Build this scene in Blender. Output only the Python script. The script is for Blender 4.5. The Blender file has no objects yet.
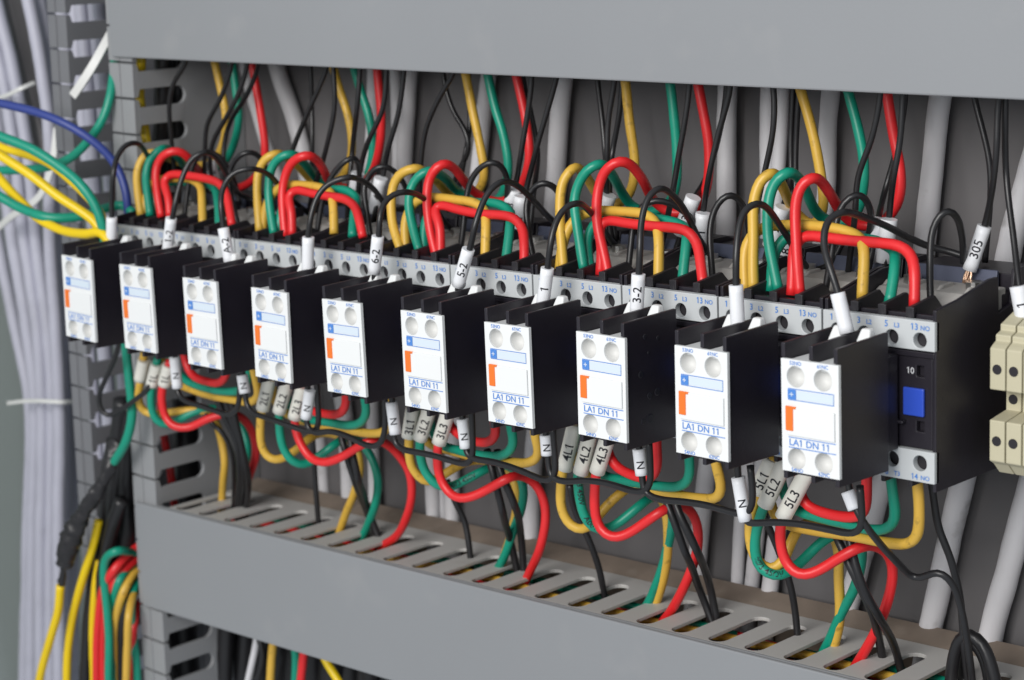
import bpy, bmesh, math, random
from mathutils import Vector, Matrix, noise as mnoise
from mathutils.geometry import tessellate_polygon
random.seed(7)
SC = bpy.context.scene
COL = SC.collection
PI = math.pi

# ------------------------------------------------------------------ camera
CAM = Vector((0.8093, -0.547, 0.1838))
MR = Matrix(((0.72582276, -0.10848132, 0.67927397), (0.68682634, 0.16897023, -0.70690781), (-0.03809078, 0.97963303, 0.19715026)))
FPX = 2115.67
def ray(x, y): return MR @ Vector(((x - 512) / FPX, (340 - y) / FPX, -1))
def at(x, y, Y):                      # point of the real panel at depth Y seen at a place in the photo
    r = ray(x, y); return CAM + r * ((Y - CAM.y) / r.y)
cd = bpy.data.cameras.new('camera'); cam = bpy.data.objects.new('camera', cd); COL.objects.link(cam)
m4 = MR.to_4x4(); m4.translation = CAM; cam.matrix_world = m4
cd.sensor_width = 36; cd.lens = FPX / 1024 * 36; cd.clip_start = .01; cd.clip_end = 50
cd.dof.use_dof = True; cd.dof.focus_distance = 0.772; cd.dof.aperture_fstop = 16
SC.camera = cam

# ------------------------------------------------------------------ materials
def mat(name, col, rough=.45, var=.06, scale=60, bump=0.0, bscale=300, spec=.5, metal=0, spots=0, spotcol=(.03,.025,.02), spotscale=220, sss=0):
    m = bpy.data.materials.new(name); m.use_nodes = True
    nt = m.node_tree; b = nt.nodes['Principled BSDF']
    b.inputs['Roughness'].default_value = rough; b.inputs['Metallic'].default_value = metal
    b.inputs['Specular IOR Level'].default_value = spec
    tc = nt.nodes.new('ShaderNodeTexCoord')
    n = nt.nodes.new('ShaderNodeTexNoise'); n.inputs['Scale'].default_value = scale; n.inputs['Detail'].default_value = 5
    nt.links.new(tc.outputs['Object'], n.inputs['Vector'])
    mx = nt.nodes.new('ShaderNodeMix'); mx.data_type = 'RGBA'
    mx.inputs[6].default_value = tuple(c * (1 - var) for c in col) + (1,)
    mx.inputs[7].default_value = tuple(min(1, c * (1 + var)) for c in col) + (1,)
    nt.links.new(n.outputs['Fac'], mx.inputs[0])
    out = mx.outputs[2]
    if spots:
        n2 = nt.nodes.new('ShaderNodeTexNoise'); n2.inputs['Scale'].default_value = spotscale; n2.inputs['Detail'].default_value = 3
        nt.links.new(tc.outputs['Object'], n2.inputs['Vector'])
        rp = nt.nodes.new('ShaderNodeValToRGB'); rp.color_ramp.elements[0].position = .60; rp.color_ramp.elements[1].position = .74
        rp.color_ramp.elements[1].color = (spots, spots, spots, 1)
        nt.links.new(n2.outputs['Fac'], rp.inputs['Fac'])
        m2 = nt.nodes.new('ShaderNodeMix'); m2.data_type = 'RGBA'
        nt.links.new(rp.outputs['Color'], m2.inputs[0]); nt.links.new(out, m2.inputs[6])
        m2.inputs[7].default_value = tuple(spotcol) + (1,)
        out = m2.outputs[2]
    nt.links.new(out, b.inputs['Base Color'])
    rr = nt.nodes.new('ShaderNodeMapRange'); rr.inputs['To Min'].default_value = max(.05, rough - .08); rr.inputs['To Max'].default_value = rough + .08
    nt.links.new(n.outputs['Fac'], rr.inputs['Value']); nt.links.new(rr.outputs['Result'], b.inputs['Roughness'])
    if sss:
        b.inputs['Subsurface Weight'].default_value = sss; b.inputs['Subsurface Radius'].default_value = (.001, .001, .001)
    if bump:
        n3 = nt.nodes.new('ShaderNodeTexNoise'); n3.inputs['Scale'].default_value = bscale; n3.inputs['Detail'].default_value = 4
        nt.links.new(tc.outputs['Object'], n3.inputs['Vector'])
        bp = nt.nodes.new('ShaderNodeBump'); bp.inputs['Strength'].default_value = bump; bp.inputs['Distance'].default_value = .0004
        nt.links.new(n3.outputs['Fac'], bp.inputs['Height']); nt.links.new(bp.outputs['Normal'], b.inputs['Normal'])
    return m
M = dict(
    red=mat('red_pvc', (.72, .020, .024), .38, .08, 40, .05, 200, spots=.12, spotscale=160),
    yellow=mat('ochre_pvc', (.66, .40, .055), .42, .08, 40, .05, 200, spots=.5, spotscale=300, spotcol=(.12,.07,.02)),
    byellow=mat('bright_yellow_pvc', (.80, .56, .004), .35, .05, 40),
    green=mat('green_pvc', (.004, .27, .175), .38, .08, 40, .05, 200, spots=.2, spotscale=260),
    black=mat('black_pvc', (.014, .0135, .015), .36, .25, 60, .08, 300),
    blue=mat('blue_pvc', (.028, .05, .24), .4, .08, 40),
    cable=mat('grey_cable_jacket', (.66, .65, .67), .5, .08, 30, .05, 100, spots=.5, spotscale=70, spotcol=(.12,.11,.10)),
    lcable=mat('lavender_cable_jacket', (.44, .44, .515), .5, .10, 30, spots=.3, spotscale=50, spotcol=(.3,.3,.33)),
    white=mat('white_plastic', (.75, .76, .76), .4, .03, 50),
    well=mat('shaded_white_plastic', (.60, .60, .585), .5, .06, 200),  # white plastic greyed to paint the shade inside the screw wells
    cream=mat('cream_sleeve', (.76, .74, .67), .5, .06, 60),
    sleeve=mat('white_sleeve', (.78, .79, .82), .42, .04, 60),
    strip=mat('light_grey_plastic', (.52, .54, .55), .45, .04, 60, .05, 500),
    gtop=mat('dusty_grey_plastic', (.40, .385, .365), .6, .2, 90, .1, 400),
    bplast=mat('black_plastic', (.015, .0125, .0185), .42, .2, 80, .12, 900, spots=.25, spotscale=130, spotcol=(.035,.033,.038)),
    bfin=mat('black_fin_plastic', (.018, .016, .020), .5, .2, 80, .1, 700),
    duct=mat('grey_duct_plastic', (.245, .253, .266), .5, .05, 9, .08, 700, spots=.10, spotscale=34, spotcol=(.40,.38,.37)),
    ductw=mat('grey_duct_wall', (.48, .468, .45), .55, .06, 60, .08, 600, spots=.15, spotscale=60, spotcol=(.2,.17,.14)),
    ductv=mat('grey_slotted_duct', (.27, .275, .285), .5, .05, 40, .05, 500),
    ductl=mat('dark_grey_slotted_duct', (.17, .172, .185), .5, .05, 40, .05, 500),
    brown=mat('brown_base_edge', (.22, .175, .140), .8, .25, 80, .3, 400, spots=.4, spotscale=90, spotcol=(.3,.26,.22)),  # darker, warmer brown than the other duct parts
    plate=mat('dark_grey_plate', (.135, .129, .132), .5, .14, 7, .04, 300, spots=.12, spotscale=40, spotcol=(.22,.2,.19)),
    wall=mat('green_grey_paint', (.33, .37, .355), .5, .03, 10, .05, 300),
    navy=mat('dull_blue_label', (.075, .085, .13), .5, .1, 60),
    orange=mat('orange_plastic', (.80, .17, .02), .4, .05, 50),
    bluep=mat('blue_plastic', (.03, .08, .50), .35, .08, 60),
    ink=mat('blue_ink', (.07, .22, .60), .5, .02, 50),
    pale=mat('pale_blue_print', (.60, .68, .76), .5, .03, 50),
    bink=mat('black_ink', (.012, .012, .018), .5, .02, 50),
    wink=mat('white_ink', (.6, .6, .62), .5, .02, 50),
    beige=mat('beige_plastic', (.52, .48, .34), .5, .06, 60, .05, 400),
    metal=mat('tinned_metal', (.55, .54, .52), .3, .1, 200, metal=1),
    copper=mat('copper_strands', (.62, .42, .30), .35, .15, 300, metal=1),
    steel=mat('zinc_steel_rail', (.5, .5, .5), .35, .1, 60, metal=1),
    tape=mat('black_tape', (.018, .017, .019), .38, .3, 60, .9, 130),
    tie=mat('white_nylon', (.66, .66, .64), .45, .05, 60),
)

# ------------------------------------------------------------------ mesh helpers
def link(name, bm, m, parent=None, loc=None, smooth=False, bevel=0):
    me = bpy.data.meshes.new(name); bmesh.ops.recalc_face_normals(bm, faces=bm.faces[:])
    if smooth:
        for f in bm.faces: f.smooth = True
    bm.to_mesh(me); bm.free(); me.materials.append(M[m])
    o = bpy.data.objects.new(name, me); COL.objects.link(o)
    if loc is not None:
        me.transform(Matrix.Translation(-Vector(loc))); o.location = loc
    if parent: o.parent = parent
    if bevel:
        b = o.modifiers.new('bevel', 'BEVEL'); b.width = bevel; b.segments = 2; b.limit_method = 'ANGLE'; b.angle_limit = .6
    return o
def box(bm, x0, x1, y0, y1, z0, z1):
    v = [bm.verts.new((x, y, z)) for x in (x0, x1) for y in (y0, y1) for z in (z0, z1)]
    for f in ((0,1,3,2),(4,6,7,5),(0,4,5,1),(2,3,7,6),(0,2,6,4),(1,5,7,3)): bm.faces.new([v[i] for i in f])
def plate(bm, outer, holes, a, b, ax='y'):
    """flat plate with holes; outline points (u, w); ax = thickness axis from a to b"""
    def P(u, w, t): return (u, t, w) if ax == 'y' else ((t, u, w) if ax == 'x' else (u, w, t))
    loops = [outer] + holes
    flat = [p for l in loops for p in l]
    tris = tessellate_polygon([[Vector((p[0], p[1], 0)) for p in l] for l in loops])
    A = [bm.verts.new(P(u, w, a)) for u, w in flat]; B = [bm.verts.new(P(u, w, b)) for u, w in flat]
    for t in tris:
        try: bm.faces.new([A[i] for i in t]); bm.faces.new([B[i] for i in reversed(t)])
        except ValueError: pass
    k = 0
    for l in loops:
        n = len(l)
        for i in range(n):
            j = (i + 1) % n
            bm.faces.new((A[k+i], A[k+j], B[k+j], B[k+i]))
        k += n
def circ(cx, cz, r, n=20): return [(cx + r * math.cos(2*PI*i/n), cz + r * math.sin(2*PI*i/n)) for i in range(n)]
def stadium(u0, u1, w, hw, n=8):          # slot along u, half width hw
    p = [(u1 - hw + hw*math.cos(-PI/2 + PI*i/n), w + hw*math.sin(-PI/2 + PI*i/n)) for i in range(n+1)]
    p += [(u0 + hw + hw*math.cos(PI/2 + PI*i/n), w + hw*math.sin(PI/2 + PI*i/n)) for i in range(n+1)]
    return p
def spline(pts, step=.0022):
    P = [Vector(p) for p in pts]
    Q = [P[0]*2 - P[1]] + P + [P[-1]*2 - P[-2]]
    out = []
    for i in range(1, len(Q) - 2):
        p0, p1, p2, p3 = Q[i-1:i+3]
        a = max((p1-p0).length, 1e-6)**.5; b = max((p2-p1).length, 1e-6)**.5; c = max((p3-p2).length, 1e-6)**.5
        m1 = (p2-p1)*1.0 + ((p1-p0)/a - (p2-p0)/(a+b)) * b
        m2 = (p2-p1)*1.0 + ((p3-p2)/c - (p3-p1)/(b+c)) * b
        n = max(2, int((p2-p1).length / step))
        for k in range(n):
            t = k / n
            out.append(p1*(2*t**3-3*t*t+1) + m1*(t**3-2*t*t+t) + p2*(-2*t**3+3*t*t) + m2*(t**3-t*t))
    out.append(P[-1]); 
    for _ in range(2):                     # take the kinks out
        out = [out[0]] + [(out[i-1] + out[i]*2 + out[i+1]) / 4 for i in range(1, len(out)-1)] + [out[-1]]
    return out
def tube(bm, path, r, n=12, flat=1.0, cap=True):
    t0 = (path[1]-path[0]).normalized()
    nrm = t0.orthogonal().normalized(); rings = []
    for i, p in enumerate(path):
        t = (path[min(i+1, len(path)-1)] - path[max(i-1, 0)]).normalized()
        nrm = (nrm - t*nrm.dot(t)).normalized(); bn = t.cross(nrm)
        rr = r[i] if isinstance(r, (list, tuple)) else r
        rings.append([bm.verts.new(p + (nrm*math.cos(2*PI*k/n) + bn*math.sin(2*PI*k/n)*flat)*rr) for k in range(n)])
    for a, b in zip(rings, rings[1:]):
        for k in range(n): bm.faces.new((a[k], a[(k+1) % n], b[(k+1) % n], b[k]))
    if cap: bm.faces.new(rings[0]); bm.faces.new(rings[-1][::-1])
_tc = {}
def text_geo(s, size):
    if s not in _tc:
        cu = bpy.data.curves.new('t', 'FONT'); cu.body = s; cu.size = 1; cu.resolution_u = 3; cu.offset = .012
        cu.align_x = 'CENTER'; cu.align_y = 'CENTER'
        ob = bpy.data.objects.new('t', cu); COL.objects.link(ob)
        dg = bpy.context.evaluated_depsgraph_get(); dg.update()
        me = ob.evaluated_get(dg).to_mesh()
        tb = bmesh.new(); tb.from_mesh(me)
        if '1' in s:
            seen = set(); isl = []
            for v0 in tb.verts:
                if v0 in seen: continue
                st = [v0]; comp = []; seen.add(v0)
                while st:
                    q = st.pop(); comp.append(q)
                    for e in q.link_edges:
                        w_ = e.other_vert(q)
                        if w_ not in seen: seen.add(w_); st.append(w_)
                isl.append((min(q.co.x for q in comp), max(q.co.y for q in comp)))
            isl.sort(); chars = [c for c in s if c != ' ']
            if len(isl) == len(chars):
                for (lx, ty), c in zip(isl, chars):
                    if c == '1': tb.faces.new([tb.verts.new(p + (0,)) for p in ((lx + .01, ty), (lx - .14, ty - .13), (lx - .14, ty - .21), (lx + .01, ty - .11))]); bmesh.ops.triangulate(tb, faces=tb.faces[:])
        for _ in range(4):
            es = [e for e in tb.edges if e.calc_length() > .16]
            if not es: break
            bmesh.ops.subdivide_edges(tb, edges=es, cuts=1); bmesh.ops.triangulate(tb, faces=tb.faces[:])
        tb.verts.index_update()
        _tc[s] = ([tuple(v.co)[:2] for v in tb.verts], [tuple(v.index for v in p.verts) for p in tb.faces]); tb.free()
        ob.evaluated_get(dg).to_mesh_clear(); bpy.data.objects.remove(ob); bpy.data.curves.remove(cu)
    v, f = _tc[s]
    return [(x*size, y*size) for x, y in v], f
def text_on(bm, s, size, fn):
    v, f = text_geo(s, size)
    vs = [bm.verts.new(fn(x, y)) for x, y in v]
    for p in f:
        try: bm.faces.new([vs[i] for i in p])
        except ValueError: pass
def tag(o, label, cat, group=None):
    o['label'] = label; o['category'] = cat
    if group: o['group'] = group
    return o
def empty(name, loc, label, cat, group=None):
    o = bpy.data.objects.new(name, None); COL.objects.link(o); o.location = loc; o.empty_display_size = .01
    return tag(o, label, cat, group)
def child(name, bm, m, parent, **k): return link(name, bm, m, parent, **k)
def copy_tree(o, parent=None):
    c = o.copy(); COL.objects.link(c)
    if parent: c.parent = parent
    for ch in [x for x in bpy.data.objects if x.parent == o]: copy_tree(ch, c)
    return c

# ------------------------------------------------------------------ setting
PY = .130
DY = .1215
bm = bmesh.new(); box(bm, -.105, 1.1, PY, PY + .003, -.5, .5)
o = link('mounting_plate', bm, 'plate'); o['kind'] = 'structure'
bm = bmesh.new(); box(bm, -.60, -.262, -.25, .40, -.6, .6)
o = link('cabinet_wall', bm, 'wall', bevel=.002); o['kind'] = 'structure'
bm = bmesh.new(); box(bm, -.262, 1.1, .26, .27, -.6, .6)
o = link('cabinet_back', bm, 'wall'); o['kind'] = 'structure'
# slanted dark frame bar behind the cables
bm = bmesh.new()
a, b = at(-1, -60, .118), at(66, 222, .118)
d = (b - a).normalized(); sx = Vector((1, 0, 0)); sx = (sx - d*sx.dot(d)).normalized(); sy = d.cross(sx)
vs = [bm.verts.new(p + sx*u*.0046 + sy*w*.006) for p in (a, b) for u, w in ((-1,-1),(1,-1),(1,1),(-1,1))]
for f in ((0,1,2,3),(7,6,5,4),(0,4,5,1),(1,5,6,2),(2,6,7,3),(3,7,4,0)): bm.faces.new([vs[i] for i in f])
tag(link('frame_bar', bm, 'plate', bevel=.001), 'dark grey slanted metal frame bar behind the pale cables at top left', 'frame bar')

# ------------------------------------------------------------------ horizontal wiring ducts
def h_duct(label, X0, z0, ang, up, slots):
    """lid front at local Y=0; slotted wall is the top (up) or the bottom wall of the duct"""
    root = empty('wiring_duct', (X0, .06, z0), label, 'wiring duct', 'horizontal grey wiring ducts')
    root.rotation_euler = (0, ang, 0)
    L = .95; H = .0545; s = -1 if up else 1
    bm = bmesh.new()
    zs = sorted((0, s*H)); box(bm, 0, L, 0, .0022, zs[0], zs[1])
    zl = sorted((0, s*.0016)); box(bm, 0, L, .0022, .0042, zl[0], zl[1])          # lip of the lid
    zl = sorted((s*H, s*(H-.0016))); box(bm, 0, L, .0022, .0042, zl[0], zl[1])
    child('cover', bm, 'duct', root, bevel=.0007)
    bm = bmesh.new()
    cells = [stadium(.0052, .0395, x, .0040) for x in slots]
    holes = [[(w, u) for u, w in c] for c in cells]
    plate(bm, [(.0222, .0043), (L, .0043), (L, .0490), (.0222, .0490)], holes, s*.0003, s*.0019, 'z')
    child('slotted_wall', bm, 'ductw', root, bevel=.0003)
    bm = bmesh.new()
    y0, y1 = .0491, DY - .06
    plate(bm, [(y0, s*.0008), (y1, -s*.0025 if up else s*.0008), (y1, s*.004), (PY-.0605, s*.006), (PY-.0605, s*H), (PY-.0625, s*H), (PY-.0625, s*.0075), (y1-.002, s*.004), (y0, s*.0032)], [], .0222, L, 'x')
    child('base', bm, 'brown', root, bevel=.0004)
    bm = bmesh.new(); zs = sorted((s*(H-.003), s*(H-.0005))); box(bm, .0222, L, .0043, PY-.063, zs[0], zs[1])
    child('far_wall', bm, 'ductw', root)
    return root
ANG_L = -math.atan2(.0047, .431)
sl_px = [(172.6,507.5),(194.7,513),(218,520),(241.8,526.5),(265,533),(290,540),(315,547.5),(340,555),(367,562.5),(393,570.5),(422,579),(449.8,586.5),(478.5,595),(507.8,604),(539.2,613),(570,622.5),(602.8,632.5),(635.3,642.5),(669.6,653),(704.4,663),(741.8,674)]
lz0 = at(134, 502, .06); sl = []
nrm = Vector((math.sin(-ANG_L), 0, -math.cos(ANG_L)))
for x, y in sl_px:
    r = ray(x, y); t = (lz0 - CAM).dot(nrm) / r.dot(nrm); sl.append((CAM + r*t).x - lz0.x)
PX0, PX1 = sl[0], sl[-1]; pit = (sl[-1] - sl[-5]) / 4
xs = [v + .0040 for v in sl]
x = xs[-1]
while x < .92: x += pit; xs.append(x)
LD = h_duct('grey lower wiring duct with a slotted top, wires dropping into its slots', lz0.x, lz0.z, ANG_L, True, xs)
uz0 = at(111, 57, .06)
UD = h_duct('grey upper wiring duct with a plain front cover, wires hanging from below it', uz0.x, uz0.z, math.atan2(.0052, .491), False, [.03 + .0168*i for i in range(54)])

# ------------------------------------------------------------------ vertical duct with fingers
vd = empty('slotted_duct', (-.05, PY, .115), 'vertical grey duct with open slotted finger walls at the left edge', 'wiring duct')
def comb(bm, X0, X1, yf, lipx0, lipx1, zg, slot_hw, yback, ys):
    for z1, z0 in zip(zg, zg[1:]):       # one finger between two gaps
        zt, zb = z1 - .0006, z0 + .0006
        box(bm, lipx0, lipx1, yf, yf + .0022, zb, zt)
        mid = (lipx0 + lipx1) / 2
        box(bm, mid - .0016, mid - .0004, yf - .0006, yf, zb, zt)
        yn = yf + .0026
        pr = [(yf + .0022, zb), (yn, zb), (yn + .0012, z0 + slot_hw)]
        pr += [(ys - slot_hw + slot_hw*math.sin(a), z0 + slot_hw*math.cos(a)) for a in [PI/2*i/6 for i in range(7)]]
        pr += [(ys - slot_hw + slot_hw*math.cos(a), z1 - slot_hw*math.sin(a)) for a in [PI/2*i/6 for i in range(7)]]
        pr += [(yn + .0012, z1 - slot_hw), (yn, zt), (yf + .0022, zt)]
        plate(bm, pr, [], X0, X1, 'x')
    box(bm, X0, X1, ys, yback, zg[-1], zg[0])
zg = [.105 - .0172*k for k in range(-5, 20)]
bm = bmesh.new(); comb(bm, -.0222, -.0200, .0625, -.0385, -.0200, zg, .0044, PY - .0005, .0935); 
child('slotted_wall', bm, 'ductv', vd, loc=None, bevel=.0004)
bm = bmesh.new(); comb(bm, -.0740, -.0718, .0625, -.0870, -.0718, [z + .004 for z in zg], .0042, PY - .0005, .106)
child('slotted_wall', bm, 'ductl', vd, bevel=.0004)
bm = bmesh.new(); box(bm, -.0716, -.0224, PY - .0025, PY - .0004, -.35, .25)
child('base', bm, 'ductl', vd)
for c in vd.children: c.location = -Vector(vd.location)
vd.rotation_euler = (0, .030, 0)

# ------------------------------------------------------------------ rail
bm = bmesh.new()
plate(bm, [(.1125, .004), (.1137, .004), (.1137, .0095), (.1170, .0095), (.1170, .0365), (.1137, .0365), (.1137, .042), (.1125, .042), (.1125, .0355), (.1158, .0355), (.1158, .0105), (.1125, .0105)], [], -.016, .62, 'x')
tag(link('mounting_rail', bm, 'steel'), 'metal mounting rail behind the row of contactors', 'rail')

# ------------------------------------------------------------------ contactors
PITCH = .045; FW = .0232; FH = .0377
AX0, AX1 = -.0103, .0347
def contactor(name):
    root = empty(name, (0, .112, -.01), 'x', 'contactor', 'contactors in a row on the rail')
    inv = (0, -.112, .01)
    def c(nm, bm, m, par=root, bevel=.0003, smooth=False):
        o = link(nm, bm, m, par, bevel=bevel, smooth=smooth)
        if par is root: o.location = inv
        return o
    g = .0004
    x0, x1 = AX0 + g, AX1 - g
    # body: side cheeks plus core
    bm = bmesh.new()
    prof = [(.0385, -.0101), (.0778, -.0101), (.0778, -.006), (.112, -.002), (.112, .054), (.100, .058), (.088, .058), (.086, .0465), (.0778, .0445), (.0773, .0570), (.072, .0570), (.052, .0530), (.0385, .0515)]
    plate(bm, prof, [], x1 - .0014, x1, 'x'); plate(bm, prof, [], x0, x0 + .0014, 'x')
    box(bm, x0 + .0014, x1 - .0014, .0415, .082, -.006, .0365)
    box(bm, x0 + .0014, x1 - .0014, .082, .1115, -.002, .0500)
    box(bm, x0 + .0014, x1 - .0014, .089, .1110, .0500, .0560)
    box(bm, x0 + .0014, x1 - .0014, .0418, .044, .0365, .0490)
    body = c('body', bm, 'bplast')
    # partition fins over the terminals
    bm = bmesh.new()
    for k in range(1, 4):
        X = AX0 + .0006 + k*.01095
        plate(bm, [(.0398, .0479), (.0404, .0376), (.060, .0376), (.060, .0478), (.0545, .0532), (.0400, .0515)], [], X - .0008, X + .0008, 'x')
        box(bm, X - .0016, X + .0016, .0399, .0412, .0480, .0514)
    box(bm, x0 + .0016, x1 - .0016, .0405, .0414, .0372, .0474)
    c('upper_partition', bm, 'bfin')
    bm = bmesh.new()
    for k in range(1, 4):
        X = AX0 + .0006 + k*.01095
        plate(bm, [(.0402, -.010), (.062, -.010), (.062, .003), (.0402, .003)], [], X - .0008, X + .0008, 'x')
    box(bm, x0 + .0016, x1 - .0016, .0405, .0414, -.0065, .0030)
    c('lower_partition', bm, 'bfin')
    bm = bmesh.new()
    plate(bm, [(.0585, .0366), (.0850, .0366), (.0850, .0522), (.0690, .0515), (.0600, .0475)], [], x0 + .0016, x1 - .0016, 'x')
    for k in range(4):
        X = AX0 + .0061 + k*.01095
        plate(bm, [(.070, .0510), (.082, .0515), (.080, .0532), (.073, .0530)], [], X - .0042, X - .0026, 'x')
    c('upper_housing', bm, 'gtop', bevel=.0006)
    bm = bmesh.new(); plate(bm, [(.0852, .0505), (.0876, .0505), (.0876, .0572), (.0866, .0572)], [], x0 + .003, x1 - .006, 'x')
    c('coil_label', bm, 'navy')
    for k in range(4):
        X = AX0 + .0061 + k*.01095
        bm = bmesh.new(); tube(bm, [Vector((X, .0475, .0380)), Vector((X, .0475, .0440))], .0030, 14); c('terminal_screw', bm, 'metal', bevel=0)
        bm = bmesh.new(); tube(bm, [Vector((X, .0475, -.004)), Vector((X, .0475, -.0085))], .0026, 14); c('terminal_screw', bm, 'metal', bevel=0)
    for X in (AX0 + .010, AX1 - .010):
        bm = bmesh.new(); tube(bm, [Vector((X, .0780, .0512)), Vector((X, .0780, .0545))], .0032, 14); c('coil_screw', bm, 'metal', bevel=0)
    hx = [AX0 + .0061 + k*.01095 for k in range(4)]
    # upper strip
    bm = bmesh.new()
    plate(bm, [(x0, .0378), (x1, .0378), (x1, .0478), (x0, .0478)], [circ(h, .0412, .0026) for h in hx], .0375, .0404)
    st = c('upper_terminal_strip', bm, 'strip', bevel=.00025)
    bm = bmesh.new()
    for h, s, q in zip(hx, ('1', '3', '5', '13'), ('L1', 'L2', 'L3', 'NO')):
        text_on(bm, s, .0031, lambda u, v: (h - .0020 + u*.95, .03735, .0456 + v)); text_on(bm, q, .0023, lambda u, v: (h + .0021 + u, .03735, .0454 + v))
    child('lettering', bm, 'ink', st)
    bm = bmesh.new()
    plate(bm, [(x0, -.0071), (x1, -.0071), (x1, .0037), (x0, .0037)], [circ(h, -.0006, .0027) for h in hx], .0375, .0404)
    sb = c('lower_terminal_strip', bm, 'strip', bevel=.00025)
    bm = bmesh.new()
    for h, s, q in zip(hx, ('2', '4', '6', '14'), ('T1', 'T2', 'T3', 'NO')):
        text_on(bm, s, .0028, lambda u, v: (h - .0020 + u*.95, .03735, -.0054 + v)); text_on(bm, q, .0022, lambda u, v: (h + .0021 + u, .03735, -.0055 + v))
    child('lettering', bm, 'ink', sb)
    # front of the body between the strips
    bm = bmesh.new()
    hol = [[(.0263, .0285), (.0293, .0285), (.0293, .0322), (.0263, .0322)], [(.0263, .0098), (.0293, .0098), (.0293, .0133), (.0263, .0133)]]
    plate(bm, [(.0005, .0040), (.0325, .0040), (.0325, .0350), (.0005, .0350)], hol, .0392, .0413)
    box(bm, x0 + .0006, x1 - .0006, .0382, .0413, .0352, .0372)
    box(bm, .0150, .0224, .0366, .0391, .0122, .0132)
    fr = c('front_cover', bm, 'bplast')
    bm = bmesh.new(); text_on(bm, '10', .0030, lambda u, v: (.0240 + u, .0391, .0302 + v))
    child('lettering', bm, 'wink', fr)
    bm = bmesh.new(); box(bm, .0218, .0298, .0378, .0391, .0152, .0247)
    c('blue_carriage', bm, 'bluep', bevel=.0004)
    # auxiliary block -------------------------------------------------
    bm = bmesh.new()
    def fin(X0, X1, yf, zb):
        plate(bm, [(yf, zb), (.0276, zb - .0006), (.0276, .0433), (yf, .0428)], [], X0, X1, 'x')
    for X in (-.0004, .0106, FW - .0030):
        plate(bm, [(.0010, -.0030), (.0296, -.0036), (.0296, .0434), (.0006, .0428), (.0006, FH + .0002), (.0016, FH + .0002), (.0016, -.0003), (.0010, -.0003)], [], X, X + .0016, 'x')
    box(bm, .0013, FW - .0028, .0046, .0372, .0022, .0345)
    box(bm, .0040, .0196, .0270, .0372, .0020, .0348)
    box(bm, .0014, .0100, .0046, .0200, -.0022, .0020); box(bm, .0130, .0203, .0046, .0200, -.0024, .0020)
    ax = c('auxiliary_block', bm, 'bplast', bevel=.00035)
    def s(nm, bm, m, bevel=0, smooth=False): return link(nm, bm, m, ax, bevel=bevel, smooth=smooth)
    dz = FH
    holes = [(.0058, dz - .0056), (.0165, dz - .0056), (.0058, .0046), (.0165, .0046)]
    bm = bmesh.new()
    plate(bm, [(0, 0), (FW - .0006, 0), (FW - .0006, FH), (0, FH)], [circ(a, b, .0036, 24) for a, b in holes], 0, .0013)
    s('face_plate', bm, 'white', .0003)
    for a, b in holes:                      # dished screw wells
        bm = bmesh.new(); rings = []
        for r, y in ((.0037, .0003), (.0033, .0022), (.0024, .0036), (.0010, .0041)):
            rings.append([bm.verts.new((a + r*math.cos(2*PI*k/24), y, b + r*math.sin(2*PI*k/24))) for k in range(24)])
        for A, B in zip(rings, rings[1:]):
            for k in range(24): bm.faces.new((A[k], A[(k+1) % 24], B[(k+1) % 24], B[k]))
        bm.faces.new(rings[-1]); s('screw_well', bm, 'well', smooth=True)
    bm = bmesh.new()
    box(bm, .0016, .0104, .0016, .0262, .0345, .0372); box(bm, .0124, .0203, .0016, .0262, .0345, .0372)
    for X in (.0062, .0172):
        vs = [bm.verts.new((X + u*w_, y, z)) for z, w_, y0, y1 in ((.0372, .0034, .0195, .0264), (.0452, .0017, .0232, .0258)) for u, y in ((-1, y0), (1, y0), (1, y1), (-1, y1))]
        for f in ((0,1,2,3),(7,6,5,4),(0,4,5,1),(1,5,6,2),(2,6,7,3),(3,7,4,0)): bm.faces.new([vs[q] for q in f])
    s('terminal_guide', bm, 'white', .0006)
    bm = bmesh.new()
    box(bm, .0025, .0212, -.0007, -.0001, FH - .0253, FH - .0157)
    s('slider_cover', bm, 'white', .0002)
    bm = bmesh.new()
    box(bm, .0022, .0051, -.0011, -.0003, FH - .0237, FH - .0155); box(bm, .0051, .0062, -.0011, -.0003, FH - .0163, FH - .0155)
    s('slider', bm, 'orange', .0002)
    e = -.00012
    def rect(bm, x0, x1, z0, z1, y=e):
        bm.faces.new([bm.verts.new(p) for p in ((x0, y, z0), (x1, y, z0), (x1, y, z1), (x0, y, z1))])
    bm = bmesh.new(); rect(bm, .0060, .0206, FH - .0130, FH - .0102)
    s('marker_strip', bm, 'pale')
    bm = bmesh.new()
    zt, zb = FH - .0099, FH - .0133
    rect(bm, .0027, .0208, zt, zt + .00028); rect(bm, .0027, .0208, zb - .00028, zb); rect(bm, .0206, .0208, zb, zt, e*1.5)
    box(bm, .0027, .0059, -.00025, .0001, zb + .0001, zt - .0001)
    rect(bm, .0027, .0214, FH - .0262, FH - .0259); rect(bm, .0027, .0214, FH - .0296, FH - .0293)
    text_on(bm, 'LA1 DN 11', .0032, lambda u, v: (.0110 + u*1.08, e, FH - .0278 + v))
    for t, X, Z in (('53NO', .0058, FH - .0012), ('61NC', .0165, FH - .0012), ('54NO', .0060, -.0001 + .0008), ('62NC', .0166, .0008)):
        text_on(bm, t, .0018, lambda u, v: (X + u, e, Z + v))
    s('lettering', bm, 'ink')
    bm = bmesh.new(); text_on(bm, '+', .0030, lambda u, v: (.0043 + u, -.0004, FH - .0117 + v))
    s('emblem', bm, 'pale')
    return root, ax
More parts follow.
